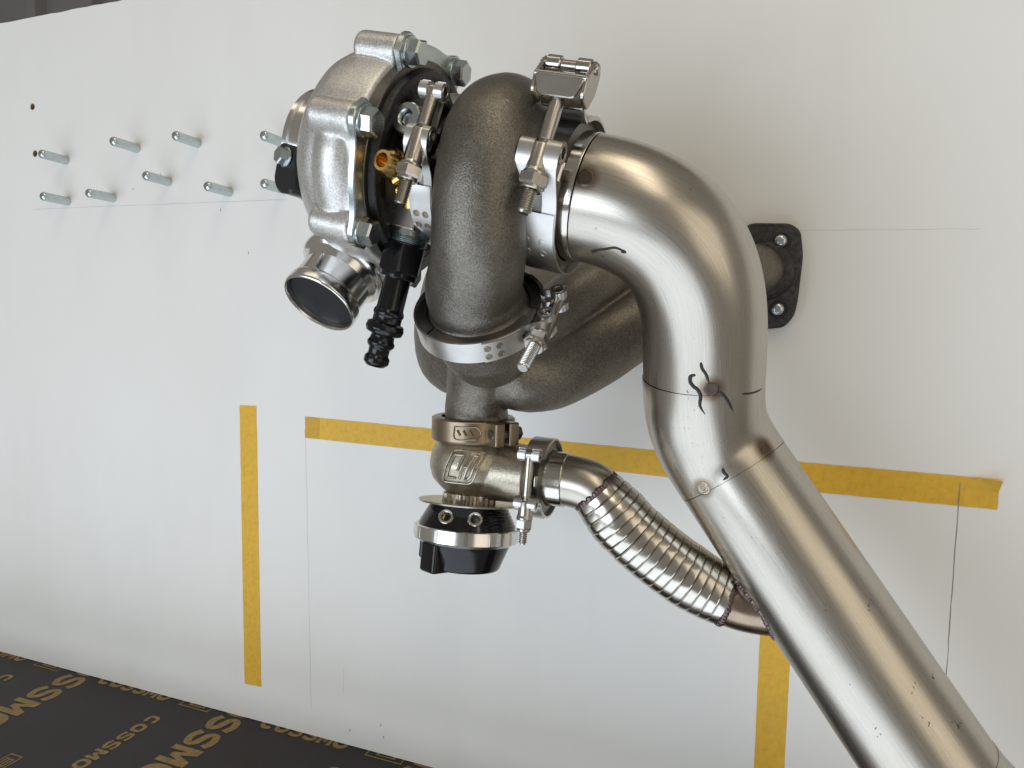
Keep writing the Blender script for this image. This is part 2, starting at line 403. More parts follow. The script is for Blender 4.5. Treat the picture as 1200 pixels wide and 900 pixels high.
def word(txt, x, y, length, height, ang):
    ca, sa = math.cos(math.radians(ang)), math.sin(math.radians(ang)); adv = length/len(txt); g = Geo()
    for i, c in enumerate(txt):
        P, F_ = letter(c); v = []
        for p in P:
            lx, ly = (i+.02+p[0]*.93)*adv, p[1]*height; v.append((x+lx*ca-ly*sa, y+lx*sa+ly*ca, .35))
        g.add(v, F_)
    return obj('printed_word', g, 'gold', ply)
def framebox(x, y, w, h, ang, inner=True):
    f = Fr((x, y, .35), (0, 0, 1), (math.cos(math.radians(ang)), math.sin(math.radians(ang)), 0)); g = Geo()
    def bar(a, b, c, d): g.add([f(a, b, 0), f(c, b, 0), f(c, d, 0), f(a, d, 0)], [(0, 1, 2, 3)])
    k = 1.8
    bar(0, 0, w, k); bar(0, h-k, w, h); bar(0, k, k, h-k); bar(w-k, k, w, h-k)
    if inner:
        bar(w*.25, h*.22, w*.33, h*.78); bar(w*.33, h*.22, w*.7, h*.32); bar(w*.33, h*.45, w*.7, h*.55); bar(w*.33, h*.68, w*.7, h*.78); bar(w*.7, h*.22, w*.78, h*.78)
    obj('printed_emblem', g, 'gold', ply)
for xb in (-840, -583, -326, -1097):
    word('COSSMO', xb-19, 60, 196, 40, -90)
for xs in (-667, -924, -410):
    word('COSSMO', xs-8, -38, 108, 17.5, -90)
    framebox(xs-86, -152, 26, 19, -90)
for xe in (-806, -542, -1070, -278):
    word('COSSMO', xe, -10, 122, 22, 0)
for xe in (-925, -664, -395):
    framebox(xe, -9, 46, 22, 0)

# ---- upright white board with two drilled holes
g = Geo(); n = 180; xs = np.linspace(-1500, 760, n); top = 864+np.cumsum(rng.normal(0, .25, n))*.25+rng.normal(0, .35, n)
v = []; f = []
for x, tz in zip(xs, top): v += [(x, 0, .6), (x, 0, tz), (x, 18, tz-.3), (x, 18, .6)]
for i in range(n-1):
    for k in range(4): m = (k+1) % 4; f.append((4*i+k, 4*i+m, 4*i+4+m, 4*i+4+k)[::-1])
f += [(0, 1, 2, 3), (4*n-1, 4*n-2, 4*n-3, 4*n-4)]
board = obj('board', g.add(v, f), 'board', ang=20)
board['kind'] = 'structure'; board['label'] = 'upright white painted board behind the turbocharger'
HOLES = [(-906.9, 752.1), (-904.6, 692.3)]
for hx, hz in HOLES:
    fr = Fr((hx, -3, hz), (0, 1, 0), (1, 0, 0)); cm = mesh_of(cyl(fr, 4.4, 0, 17, 12, .01), 'cut')
    co_ = bpy.data.objects.new('cut', cm); COL.objects.link(co_)
    bm_ = board.modifiers.new('b', 'BOOLEAN'); bm_.operation = 'DIFFERENCE'; bm_.object = co_; bm_.solver = 'EXACT'
    dg = bpy.context.evaluated_depsgraph_get(); dg.update()
    nm = bpy.data.meshes.new_from_object(board.evaluated_get(dg)); board.modifiers.clear(); board.data = nm
    bpy.data.objects.remove(co_); board.data.polygons.foreach_set('use_smooth', [False]*len(board.data.polygons))
    fr = Fr((hx, .4, hz), (0, 1, 0), (1, 0, 0))
    obj('drilled_bore', tubewall(fr, 4.5, 4.0, 0, 13.4, 20, .1)+lathe(fr, [(13.3, .01), (13.2, 4.2)], 20), 'chip', board)
def mark(pts, w=.55, mat='pencil', name='pencil_line'):
    g = Geo(); P = [V3(x, -.12, z) for x, z in pts]; v = []; f = []
    for i, p in enumerate(P):
        d = unit(P[min(i+1, len(P)-1)]-P[max(i-1, 0)]); nrm = V3(-d[2], 0, d[0]); ww = w*(.6+.6*rng.random())
        v += [p-nrm*ww/2, p+nrm*ww/2]
    for i in range(len(P)-1): f.append((2*i, 2*i+2, 2*i+3, 2*i+1))
    obj(name, g.add(v, f), mat, board)
def wobble(a, b, n=16, k=.35): return [(a[0]+(b[0]-a[0])*t+rng.normal(0, k)*.5, a[1]+(b[1]-a[1])*t+rng.normal(0, k)*.5) for t in np.linspace(0, 1, n)]
MT['faint'] = NT('faint_pencil').set(**{'Base Color': (.50, .50, .50), 'Roughness': .8})
mark(wobble((-480.5, 349), (-472, 33)), .45, 'faint'); mark(wobble((156.2, 343), (156.6, 190)), .75)
mark(wobble((-909, 621), (-505, 616.5), 40), .4, 'faint'); mark(wobble((20, 568), (158, 565.5)), .25, 'faint'); mark(wobble((-429, 90), (-428, 60)), .35, 'faint')
for x, z in ((-560, 560), (-600, 610), (-380, 35), (-376, 22), (-690, 655), (-735, 640), (-420, 20)):
    mark([(x, z), (x+.6, z-1.6), (x+.2, z-2.8)], 1.1, 'pencil', 'scuff')

# ---- ribbed grey sheet wall seen over the board
g = Geo(); pts = []
x = -2300
while x < 600:
    pts += [(x, 0), (x+150, 0), (x+156, -26), (x+186, -26), (x+192, 0)]; x += 192
v = []; f = []
for px_, py_ in pts: v += [(px_, 620+py_, -18), (px_, 620+py_, 2400)]
for i in range(len(pts)-1): f.append((2*i, 2*i+2, 2*i+3, 2*i+1))
bw = obj('background_wall', g.add(v, f), 'sheet', ang=20); bw['kind'] = 'structure'; bw['label'] = 'grey ribbed metal wall behind the board'

# ================================================================ tape strips
def tape(pts4, label, mat='tape', lift=.25, nx=40, curl=None, torn=0.12, name='tape_strip'):
    """pts4: start/end edge corners on the board: (a0, a1) at the start, (b0, b1) at the end"""
    a0, a1, b0, b1 = [np.array(p, float) for p in pts4]; ny = 6; v = []; f = []
    for i in range(nx+1):
        t = i/nx
        for j in range(ny+1):
            s = j/ny; p = (1-t)*((1-s)*a0+s*a1)+t*((1-s)*b0+s*b1)
            e = rng.normal(0, .10) if j in (0, ny) else 0
            ex = rng.normal(0, torn) if i in (0, nx) else 0
            dirn = unit((b0+b1)-(a0+a1)); p = p+dirn*ex+V3(-dirn[1], dirn[0], 0)[:2]*e
            h = lift+.06*math.sin(i*1.7+j)
            if curl: h += curl(t, s)
            v.append((p[0], -h, p[1]))
    m = (nx+1)*(ny+1); v += [(a, -.02, c) for a, b, c in v]
    def q(i, j): return i*(ny+1)+j
    for i in range(nx):
        for j in range(ny): f.append((q(i, j), q(i+1, j), q(i+1, j+1), q(i, j+1)))
        f.append((q(i, 0), q(i, 0)+m, q(i+1, 0)+m, q(i+1, 0))); f.append((q(i, ny), q(i+1, ny), q(i+1, ny)+m, q(i, ny)+m))
    for j in range(ny):
        f.append((q(0, j), q(0, j+1), q(0, j+1)+m, q(0, j)+m)); f.append((q(nx, j), q(nx, j)+m, q(nx, j+1)+m, q(nx, j+1)))
    base = ((a0+b0)/2); g = Geo().add(v, f)
    return tag(obj(name, g, mat, base=(base[0], 0, base[1]), ang=60), label, 'tape')
tape(((-573.6, 381.5), (-549, 382.5), (-568.5, 43), (-543.5, 44)), 'yellow masking tape strip stuck alone, running vertically down the white board')
tape(((-481, 350.2), (-481, 374.4), (36, 342.5), (36, 366.5)), 'long horizontal yellow masking tape strip passing behind the wastegate and downpipe', nx=90)
tape(((-481.2, 350), (-481.2, 374.2), (-462, 349.9), (-462, 374.0)), 'short darker patch of tape doubled over the start of the horizontal strip', 'tape2', .5, 6, None, .2, 'tape_patch')
tape(((30, 343.5), (30, 368.4), (183, 343.2), (182.5, 367.6)), 'horizontal yellow masking tape strip with lifted curling corner right of the downpipe', lift=.55, nx=44,
     curl=lambda t, s: 9*max(0, (t-.84)/.16)**1.6*max(0, (s-.45)/.55)**1.5)
mark_t = Geo().add([(155.6, -1.0, 343.3), (156.2, -1.0, 343.3), (156.4, -1.0, 362), (155.8, -1.0, 362)], [(0, 1, 2, 3)])
obj('pencil_line', mark_t, 'pencil', board)
tape(((36.6, 262), (10.2, 262), (37.4, 40), (12, 40)), 'vertical yellow masking tape strip hanging below the flexible pipe behind the downpipe')

# ================================================================ studs in the board
STUDS = [((-847.4, 680.0), 'silver stud right next to the lower drilled hole in the board'),
         ((-846.1, 628.4), 'silver stud straight below the stud that is beside the lower drilled hole'),
         ((-767.5, 629.4), 'lower row silver stud, second one along from the drilled holes'),
         ((-726.6, 686.9), 'upper row silver stud, second one along from the drilled holes'),
         ((-677.2, 644.6), 'lower row silver stud set a little higher, third from the drilled holes'),
         ((-632.1, 686.4), 'upper row silver stud, third one along from the drilled holes'),
         ((-586.3, 628.3), 'lower row silver stud, fourth one along from the drilled holes'),
         ((-509.7, 678.0), 'silver stud half hidden behind the polished compressor inlet'),
         ((-509.8, 627.6), 'silver stud half hidden behind the black plastic sensor box')]
def stud_geo(r, L, tilt=(0, 0)):
    fr = Fr((0, 0, 0), (tilt[0], -1, tilt[1]), (1, 0, 0))
    return lathe(fr, rp([(-12, .01), (-12, r), (L-2.6, r), (L-.6, r-1.6), (L, r-3.2), (L, .01)], .8, 3), 28), fr
for (sx_, sz_), lab in STUDS:
    g, _ = stud_geo(5.4, 35.5, (rng.normal(0, .012), rng.normal(0, .012)))
    me = mesh_of(g, 'stud'); o = obj('stud', me, 'zinc', base=(sx_, 0, sz_)); tag(o, lab, 'stud', 'silver studs in the board')

# ================================================================ turbo frame: t along the shaft, a up, b towards the viewer
TO = V3(-307.7, -227.0, 602.3); TU = unit((.9755, 0, -.2195)); TV = V3(-TU[2], 0, TU[0]); TW = V3(0, -1, 0)
def T(t, a, b): return TO+TU*t+TV*a+TW*b
SH = Fr(TO, TU, TV)                           # lathe frame of the shaft: angle 0 = up, 90 = towards the viewer
def pol(R, deg): return R*math.cos(math.radians(deg)), R*math.sin(math.radians(deg))

# ---------------------------------------------------------------- manifold
mani = thing('exhaust_manifold', 'brown-grey cast exhaust manifold with curved runners bolted to the board', 'manifold', (0, 0, 530))
HN = unit((.05, -math.sin(math.radians(39)), math.cos(math.radians(39))))   # axis of the turbine inlet, upwards
HC = V3(-170.6, -236.0, 488.5)                # centre of the inlet joint
HF = Fr(HC, HN, (1, 0, 0))
rA = [(-176, -188, 462), (-163, -183, 448), (-145, -165, 447), (-121.8, -140, 460.2), (-95.1, -115, 480.2), (-61.1, -85, 508.2), (-34, -50, 526), (-12, -22, 532.5), (-3, -2, 533)]
rB = [(-168.1, -185, 462), (-150, -153, 483), (-126.6, -122, 510), (-100.2, -90, 534), (-84, -60, 541.2), (-78, -25, 550), (-77, -2, 550)]
rC = [(-183, -188, 462), (-218, -165, 452), (-243, -135, 474), (-258, -95, 512), (-268, -55, 545), (-272, -2, 553)]
rD = [(-168, -190, 462), (-175, -150, 480), (-172, -110, 505), (-170, -60, 530), (-170, -2, 540)]
g = Geo()
g = g+sweep(crom(rA, 8), np.interp(np.linspace(0, 1, 65), [0, .12, .35, .6, 1], [24, 28, 27.5, 25, 21]), 36)
g = g+sweep(crom(rB, 8), np.interp(np.linspace(0, 1, 49), [0, .3, .6, 1], [24, 23.5, 22, 21]), 36)
g = g+sweep(crom(rC, 8), np.interp(np.linspace(0, 1, 41), [0, .3, .6, 1], [26, 26, 24, 21]), 36)
g = g+sweep(crom(rD, 8), np.interp(np.linspace(0, 1, 33), [0, .3, .6, 1], [26, 25, 24, 21]), 36)
g = g+lathe(HF, rp([(-54, 6), (-48, 22), (-30, 31), (-14, 33), (-10, 38), (-2.2, 39.5), (-1, 33), (-1, .01)], 2, 3), 48)
GZ = Fr((-193, -184, 0), (0, 0, 1), (1, 0, 0))
g = g+sweep([(-180, -200, 462), (-186, -192, 446), (-191, -186, 432), (-194, -182, 420), (-194, -181, 409)], [27, 24.5, 23, 23, 23.5], 36)
obj('runner_casting', cast_body(g, 'runner_casting', (0, 0, 530), 1.2, 4, .75, 24), 'manifold', mani)
g = Geo()
for k in range(30):
    q = k/29; c = V3(-136+46*q, -158+48*q, 470+27*q)+rng.normal(0, .9, 3); g = g+lathe(frame_of(c, unit(V3(.1, -.8, .5)+rng.normal(0, .25, 3))), [(-5, 3.2), (.4, 2.8+rng.random()), (1.6, 1.6), (2.0, .01)], 10)
obj('weld_bead', g, 'manifold', mani, ang=60)
def flange_plate(cx, cz, w, h, studs, skew=0):
    fr = Fr((cx, 0, cz), (0, -1, 0), (1, 0, 0))        # local y is down
    pts = rpoly([(-w/2, -h/2), (w*.30, -h/2), (w/2, -h*.33), (w*.47, h*.2), (w*.26, h/2), (-w/2, h/2)], 13, 6)
    return obj('mounting_flange', prism(fr, pts, .3, 12, 1.2), 'flange', mani)
FPT = [(-28, 564), (-14.5, 573.8), (17.2, 572.5), (25.5, 566), (28.4, 545), (26.3, 509), (24.2, 495), (16.5, 485), (1, 483), (-24, 487)]
obj('mounting_flange', prism(Fr((0, 0, 0), (0, -1, 0), (1, 0, 0)), rpoly([(x, -z) for x, z in FPT] if False else [(x, z) for x, z in FPT], 4.5, 4), .3, 12, 1.2), 'flange', mani)
flange_plate(-77, 550, 50, 80, None); flange_plate(-170, 540, 62, 80, None); flange_plate(-268, 553, 66, 80, None)
# collar where the runner meets the visible flange
obj('weld_collar', lathe(Fr((-2, -11.5, 533), (0, -1, 0), (1, 0, 0)), rp([(0, 22), (0, 26), (3, 24), (6, 21.5)], 1.5, 3), 40), 'flange', mani)
for (x, z), lab in (((9.8, 557.6), 'short silver stud end in the upper hole of the dark manifold flange'), ((10.4, 500.4), 'short silver stud end in the lower hole of the dark manifold flange')):
    g, fr = stud_geo(5.5, 17)
    st_ = obj('stud', mesh_of(g, 'stud'), 'zinc', base=(x, 0, z)); tag(st_, lab, 'stud', 'studs through the flange')
    obj('bolt_hole_shade', lathe(Fr((x+1, -11.9, z-.6), (0, -1, 0), (1, 0, 0)), [(0, .01), (.25, .02), (.25, 7.6), (0, 7.9)], 28), 'hole_shade', mani)  # dark disc on the solid plate, painting the shaded gap round the stud

# ---------------------------------------------------------------- turbocharger
turbo = thing('turbocharger', 'large turbocharger with cast aluminium compressor and dark cast turbine housing', 'turbocharger', HC)
BT = HC
# compressor housing
BOLT_A = [-16, 33, 82, 134, 188, 240, 292]
g = lathe(SH, rp([(27, 30), (27, 39.5), (30, 46), (35, 56), (42, 63.5), (51, 68), (62, 69.5), (75, 69), (84, 67), (84, 30)], 3, 3), 96)
for i, d in enumerate(BOLT_A):
    a, b = pol(70, d); fr = Fr(T(0, a, b), TU, TV)
    g = g+lathe(fr, rp([(55, .01), (55, 8), (57, 10.5), (85, 10.5), (85, .01)], 1.5, 3), 28)
# the flat outer wall between the two front bosses, and its step
A0, B0 = pol(66, 82); A1, B1 = pol(66, 134)
mid = ((A0+A1)/2, (B0+B1)/2); dd = unit(V3(A1-A0, B1-B0, 0))
fw = Fr(T(0, mid[0], mid[1]), TU, TV*dd[0]+TW*dd[1])
g = g+sweep([T(69, *pol(58, d)) for d in range(78, 140, 6)], [15.5]*11, 32)
g = g+prism(fw, rect(50, 15, 5), 60, 84, 1.5)
g = g+prism(Fr(T(0, mid[0]*.92, mid[1]*.92), TU, TV*dd[0]+TW*dd[1]), rect(34, 15, 4), 47, 60, 1.5)
OD = unit((-0.131, -0.664, -0.729)); OC = V3(-282.8, -250.0, 490.6)   # outlet mouth and direction
root = OC-OD*62
g = g+sweep(crom([root+OD*24, root, root-OD*16+V3(4, 4, 2), T(62, -40, -26), T(62, -30, -46)], 8), [25]*8+[26]*9+[27]*16, 40)
obj('compressor_housing', cast_body(g, 'compressor_housing', BT, .95, 7, .30, 26), 'alu', turbo)
inl = obj('compressor_inlet', lathe(SH, [(34, 37.8), (13, 37.8), (12, 39.2), (9, 39.2), (8, 38.2), (8, 35.6), (34, 35.6)], 96), 'polished', turbo)
OF = frame_of(OC, OD)
ol = obj('compressor_outlet', lathe(OF, rp([(-44, 24), (-36, 24.6), (-10, 24.8), (-8, 26.4), (-1.2, 26.4), (0, 25.4), (0, 24.6), (-1.6, 24.0), (-6, 23.8), (-6, .01)], .5, 2), 72), 'polished', turbo)
obj('outlet_bead', lathe(OF, rp([(-44, 25), (-43, 29.5), (-37, 31.5), (-32.5, 31.0), (-30, 27.5), (-24, 24.6)], 2, 4), 72), 'polished', ol)
obj('outlet_shade_disc', lathe(OF, [(-6.4, 23.9), (-5.6, 23.85), (-5.0, 23.2), (-5.2, .01)], 48), 'hole_shade', ol)  # shallow dark disc, its colour replacing the shade of a deep hollow mouth
# parting ring, black back plate
obj('parting_ring', tubewall(SH, 65.3, 50, 83.5, 91, 96, .5), 'retainer', turbo)
obj('back_plate', lathe(SH, rp([(84, 20), (84, 61), (90, 61.5), (95.5, 60), (96.5, 56), (94.5, 48), (99, 42), (101, 38)], 1.2, 3), 96), 'blackcast', turbo)
def clamp_plate(d0, d1, name='clamp_plate'):
    pts = []; n = 26
    for i in range(n+1):
        d = d0-9+(d1-d0+18)*i/n; k = max(math.exp(-((d-d0)/7.5)**2), math.exp(-((d-d1)/7.5)**2))
        edge = 1 if 0 < i < n else .86
        pts.append(pol(74+8.5*k if edge == 1 else 76, d))
    for i in range(n+1):
        d = d1+9-(d1-d0+18)*i/n; pts.append(pol(59.5, d))
    return obj(name, prism(Fr(T(0, 0, 0), TU, TV), pts, 86, 90.5, .6), 'zinc', turbo)
clamp_plate(-16, 33); clamp_plate(82, 134); clamp_plate(188, 240)
for i, d in enumerate(BOLT_A):
    a, b = pol(71.5, d); fr = Fr(T(0, a, b), TU, TV)
    g = cyl(fr, 9.0, 90.3, 92, 28, .3)+hexhead(fr, 8.2, 91.8, 99.5, 17+31*i)
    bo = obj('hex_bolt', g, 'zinc', turbo, ang=20)
# sensor box at the compressor nose
SB = Fr(T(14, -21, 36), TW, TU)               # local x along the shaft, y = ?, z to viewer
obj('sensor_box', prism(Fr(T(27, -22, 30), unit(TW*.96-TU*.16), TV), rpoly([(-15, -9), (14, -9), (15.5, 10), (-9, 10), (-16, 4)], 4, 4), 0, 19, 1.6), 'plastic', turbo)
fr = Fr(T(22.5, -15.5, 47.5), unit(TW*.9-TU*.4), TV)
obj('hex_bolt', cyl(fr, 6.6, 0, 1.6, 24, .3)+hexhead(fr, 5.6, 1.4, 6.5, 11), 'zinc', turbo, ang=20)
# centre housing and fittings
g = lathe(SH, rp([(92, 10), (92, 44), (99, 40), (106, 34), (120, 33), (126, 40), (132, 44), (132, 10)], 3, 3), 72)
fr = Fr(T(106, 0, 0), TV, TU)
g = g+prism(fr, rect(26, 40, 5), -44, -10, 2)
obj('centre_housing', cast_body(g, 'centre_housing', BT, 1.2, 4), 'blackcast', turbo)
PN = unit(TW*.96+TV*.12-TU*.10)               # oil pad faces up and towards the viewer
fp = Fr(T(103.5, 19.5, 45), PN, TV)
obj('oil_pad', prism(Fr(T(108, 19, 41), PN, TV), rect(32, 26, 3), -24, 1.5, 1), 'retainer', turbo)
pl = obj('plug_washer', tubewall(fp, 9.6, 4.4, -.5, 5.5, 40, .8), 'zinc', turbo)
obj('plug_bore', lathe(fp, [(.5, 4.5), (2.2, 4.2), (2.3, .01)], 6), 'zinc', pl)
obj('copper_ring', tubewall(fp, 10.3, 6, -2.5, -.4, 40, .4), 'copper', pl)
BN = unit(TW*.98-TU*.12+TV*.02); bc = T(101.5, -8, 48)
fb = Fr(bc, BN, TV)
br = obj('brass_elbow', lathe(fb, [(-9, 8.0), (3, 8.0), (4.5, 8.9), (8, 8.5), (13, 6.0), (13, 4.3), (12, 4.2), (2, 4.0), (1.5, .01)], 36)+hexhead(fb, 10.6, -6, 2.0, 8)+
         sweep(crom([bc-BN*2, bc-BN*9, bc-BN*12-TV*9+TU*3, T(107, -26, 30)], 6), 6.8, 24), 'brass', turbo, ang=28)
obj('brass_nut', hexhead(Fr(T(106, -20, 36), unit(TV*.7+TW*.4), TU), 8.8, -4, 5, 10), 'brass', turbo, ang=20)
# oil drain: block, knurled ring, black hose fitting
DN = unit(-TV+TW*.04-TU*.035); dc = T(103, -36, 17)
fd = Fr(dc, DN, TU)
obj('drain_block', box(fd.at(-2, 3, 0), 24, 22, -12, 6, 2, .8), 'bolt', turbo)
g = lathe(fd, [(5, 8), (5.5, 13.4), (9.5, 13.8), (10, 12.6)]+[(10.2+.55*k, 12.2+(.9 if k % 2 else 0)) for k in range(8)]+[(14.6, 12), (14.8, 8)], 48)
obj('threaded_ring', g, 'zinc', turbo, ang=25)
hf = obj('hose_fitting', prism(fd, rpoly(hexa(14.6, 10), 1.2, 2), 14.3, 34, 1.2)+cyl(fd, 11.8, 33, 37.5, 36, .8), 'black', turbo, ang=25)
obj('hose_barb', lathe(fd, rp([(30, .01), (36, 8.6), (58, 8.8), (60, 10.0), (62, 10.0), (63, 9.4), (67, 9.4), (68, 11.8), (71.5, 12.6), (74.5, 11.6), (76, 7.6), (79, 8.0), (81, 9.2), (83, 8.8), (85, 7.0), (89, 6.8), (91, 8.4), (94.5, 8.4), (97, 6.0), (97, 3.8), (92, 3.6), (92, .01)], .5, 2), 40), 'black', hf)
# turbine housing: inlet neck, scroll round the shaft, outlet cone
def HP(k, x=0, y=0): return HF(x, y, k)
sc = [(tuple(HP(2)), 31.5), (tuple(HP(16)), 30.5), (tuple(T(161.5, -46, 37)), 28.5), (tuple(T(160, -24, 44)), 28), (tuple(T(158, 0, 45)), 28.5), (tuple(T(156.5, 18, 38)), 30),
      (tuple(T(154, 29, 21)), 31), (tuple(T(152, 32, -3)), 30), (tuple(T(151, 23, -28)), 28), (tuple(T(150, 2, -40)), 26), (tuple(T(149, -22, -34)), 23), (tuple(T(150, -34, -10)), 20)]
P4 = crom([p+(r,) for p, r in sc], 8)
g = sweep(P4[:, :3], P4[:, 3], 48)
g = g+lathe(SH, rp([(118, 8), (118, 40), (122, 40), (126, 36), (134, 38), (170, 42), (180, 40), (188, 40.5), (190, 42.5), (191.5, 42.5), (191.5, 8)], 2, 3), 72)
g = g+lathe(HF, rp([(-.4, 8), (-.4, 38.6), (2.2, 38.4), (3.2, 33), (6, 31), (6, 8)], .8, 3), 64)
obj('turbine_housing', cast_body(g, 'turbine_housing', BT, 1.05, 8, .5, 24), 'turbine', turbo)

# ================================================================ V-band clamps
def loop_line(r, Rb, yb, phi, rl, side):
    """strap tail from the band at angle phi to an eye round the pin at (Rb, yb)"""
    a = V3(r*math.cos(phi), r*math.sin(phi), 0)[:2]; s = side
    ta = np.array([math.sin(phi), -math.cos(phi)])*s; e = np.array([Rb+rl, yb]); te = np.array([0, -s])
    k = np.linalg.norm(e-a)*.45
    L = [tuple(p) for p in bez(a, a+ta*k, e-te*k, e, 10)]
    for d in np.linspace(20, 300, 15): q = math.radians(d); L.append((Rb+rl*math.cos(q), yb-s*rl*math.sin(q)))
    return L
def vclamp(name, label, o, z, x, r, wd_, Rb, yA, yB, phiA, phiB, rb=3.4, rl=4.6, sleeve=13, tip=34, mats=('band', 'bolt'), spots=True, latch=False, spot_mat='spot', th=1.3, headstick=0):
    fr = Fr(o, z, x); th_ = thing(name, label, 'clamp', o); h = wd_/2; bm_, btm = mats
    pA, pB = math.radians(phiA), math.radians(phiB)
    ringp = [(-h, r), (h, r), (h, r+th), (-h, r+th)]
    obj('band', lathe(fr, ringp, 128, phiB, 360-phiA, True), bm_, th_, ang=25)
    a = h*.62
    vp = [(-a, r-.2), (a, r-.2), (a+1.6, r-7), (a+.2, r-7), (a-1.4, r-2.2), (-a+1.4, r-2.2), (-a-.2, r-7), (-a-1.6, r-7)]
    for (q0, q1) in ((9, 122), (124, 236), (238, 351)):
        obj('retainer', lathe(fr, vp, 96, q0, q1, True), 'retainer', th_, ang=25)
    for (z0, z1) in ((-h, -h*.30), (h*.30, h)):
        obj('strap_eye', strip(fr, loop_line(r+th*.5, Rb, yB, pB, rl, 1), th, z0, z1), bm_, th_, ang=40)
        if not latch: obj('strap_eye', strip(fr, loop_line(r+th*.5, Rb, yA, -pA, rl, -1), th, z0, z1), bm_, th_, ang=40)
    # the doubled strap over the band with its spot welds
    for (q0, q1) in ((phiB-1, phiB+34), (360-phiA-26, 360-phiA+1)):
        obj('doubler', lathe(fr, [(-h*.96, r+th*.9), (h*.96, r+th*.9), (h*.96, r+th*1.9), (-h*.96, r+th*1.9)], 128, q0, q1, True), bm_, th_, ang=25)
    if spots:
        for q in (phiB+20, phiB+30, 360-phiA-18):
            for zz in (-h*.42, h*.42):
                an = math.radians(q); n = fr.x*math.cos(an)+fr.y*math.sin(an); c = fr.o+n*(r+th*1.9)+fr.z*zz
                obj('spot_weld', lathe(frame_of(c, n), [(-.3, 2.3), (.16, 2.2), (.2, 1.7), (.02, 1.5), (.08, .01)], 18), spot_mat, th_)
    # T-bolt
    fy = Fr(fr(Rb, yB, 0), fr.y, fr.z)            # z of this frame runs along the bolt
    L0 = yA-yB
    obj('t_bolt', cyl(fy, rb, L0-headstick, -5, 24, .3), btm, th_)
    obj('bolt_thread', thread(fy, rb, -5.5, tip, 1.35, 22), btm, th_)
    obj('trunnion', hollow(Fr(fr(Rb, yB, 0), fr.z, fr.x), rl-.75, h+.3)+lathe(fy, rp([(-2, rb+.3), (-2, rb+2.0), (sleeve-3, rb+2.0), (sleeve-2, rb+2.6), (sleeve, rb+2.6), (sleeve, rb+.2)], .6, 2), 28), btm, th_)
    obj('nut', hexhead(fy, rb*2.0, sleeve, sleeve+6, 13)+cyl(fy, rb*1.55, sleeve+5.5, sleeve+8, 24, .5), 'bolt', th_, ang=20)
    if not latch:
        obj('trunnion', hollow(Fr(fr(Rb, yA, 0), fr.z, fr.x), rl-.75, h+.3), btm, th_)
    for yy in ((yB,) if latch else (yB, yA)):
        for sgn in (-1, 1): obj('pin_shade_disc', cyl(Fr(fr(Rb, yy, sgn*(h-2.2)), fr.z, fr.x), rl-2.1, -.4, .4, 20, .1), 'hole_shade', th_)  # dark discs paint the shade inside the hollow pin ends
    return th_, fr
def hollow(f, r, h): return lathe(f, [(-h+2.2, .01), (-h+2.2, r-1.5), (-h+.3, r-1.5), (-h, r-1.2), (-h, r-.4), (-h+.4, r), (h-.4, r), (h, r-.4), (h, r-1.2), (h-.3, r-1.5), (h-2.2, r-1.5), (h-2.2, .01)], 28)
def rad_dir(deg): return TV*math.cos(math.radians(deg))+TW*math.sin(math.radians(deg))
# downpipe clamp with its quick-release latch
dpc, fr = vclamp('v_band_clamp', 'shiny quick-release V-band clamp joining turbine outlet to downpipe', T(193, 0, 0), TU, rad_dir(79), 45.5, 24, 57, -40, -3, 50, 34,
                 rb=4.2, rl=5.4, sleeve=15, tip=36, latch=True, spot_mat='band')
LX, LY, LZ = fr.z, fr.x, -fr.y                 # across the band, outwards, along the bolt away from the nut
LB = fr(57, -33, 0)
def LP_(x, y, z): return LB+LX*x+LY*y+LZ*z
fpl = Fr(LP_(0, 4, 0), unit(LY-LZ*.22), LX)   # front plate
obj('latch_plate', prism(fpl, rpoly([(-10.5, -2), (10.5, -2), (14.5, 9), (-14.5, 9)], 2.5, 4), 0, 2.4, .6), 'bolt', dpc)
for xc in (-15.4, 13.0):
    fc = Fr(LP_(xc, 0, 0), LX, LY)
    sgn = 1 if (fc.y@LZ) > 0 else -1
    obj('latch_cheek', prism(fc, rpoly([(p, q*sgn) for p, q in [(7, 10), (5, -1), (-7, -2), (-13, 10), (-12, 22), (-1, 24)]], 3, 4), 0, 2.4, .5), 'bolt', dpc)
obj('latch_lip', cyl(Fr(LP_(-15.2, 5.6, 9.2), LX, LY), 2.0, 0, 30.4, 20, .6), 'bolt', dpc)
for xa, xb in ((-13, -4.5), (4.5, 13)): obj('latch_roller', cyl(Fr(LP_(0, -2.5, 19.5), LX, LY), 4.8, xa, xb, 28, .6), 'ferrule', dpc)
obj('latch_pin', cyl(Fr(LP_(-16.6, -2.5, 19.5), LX, LY), 3.0, 0, 33.4, 24, .7), 'bolt', dpc)
obj('latch_floor', prism(Fr(LP_(0, -9, 10), LY, LX), rect(25.6, 22, 2), -1.2, 1.2, .4), 'bolt', dpc)
obj('latch_hook', strip(fr, [(p[0], p[1]) for p in bez(np.array([30., -34.]), np.array([40., -32.]), np.array([48., -38.]), np.array([53., -53.]), 14)], 1.6, -11, 11), 'band', dpc, ang=40)
# clamp between centre housing and turbine
vclamp('v_band_clamp', 'dull V-band clamp between the black centre housing and turbine housing', T(119, 0, 0), TU, rad_dir(80), 46.5, 15, 57.5, -27, -1, 36, 30, rb=3.9, rl=4.6, sleeve=20, tip=42)
# clamp at turbine inlet
xdir = unit(V3(1, 0, 0)*.99+TW*.10)
vclamp('v_band_clamp', 'gold-tinted V-band clamp round the turbine inlet on top of the manifold', HC-HN*1.0, -HN, xdir, 40.3, 14.5, 46.5, -22, 2, 32, 30, rb=3.9, rl=4.8, sleeve=17, tip=44)

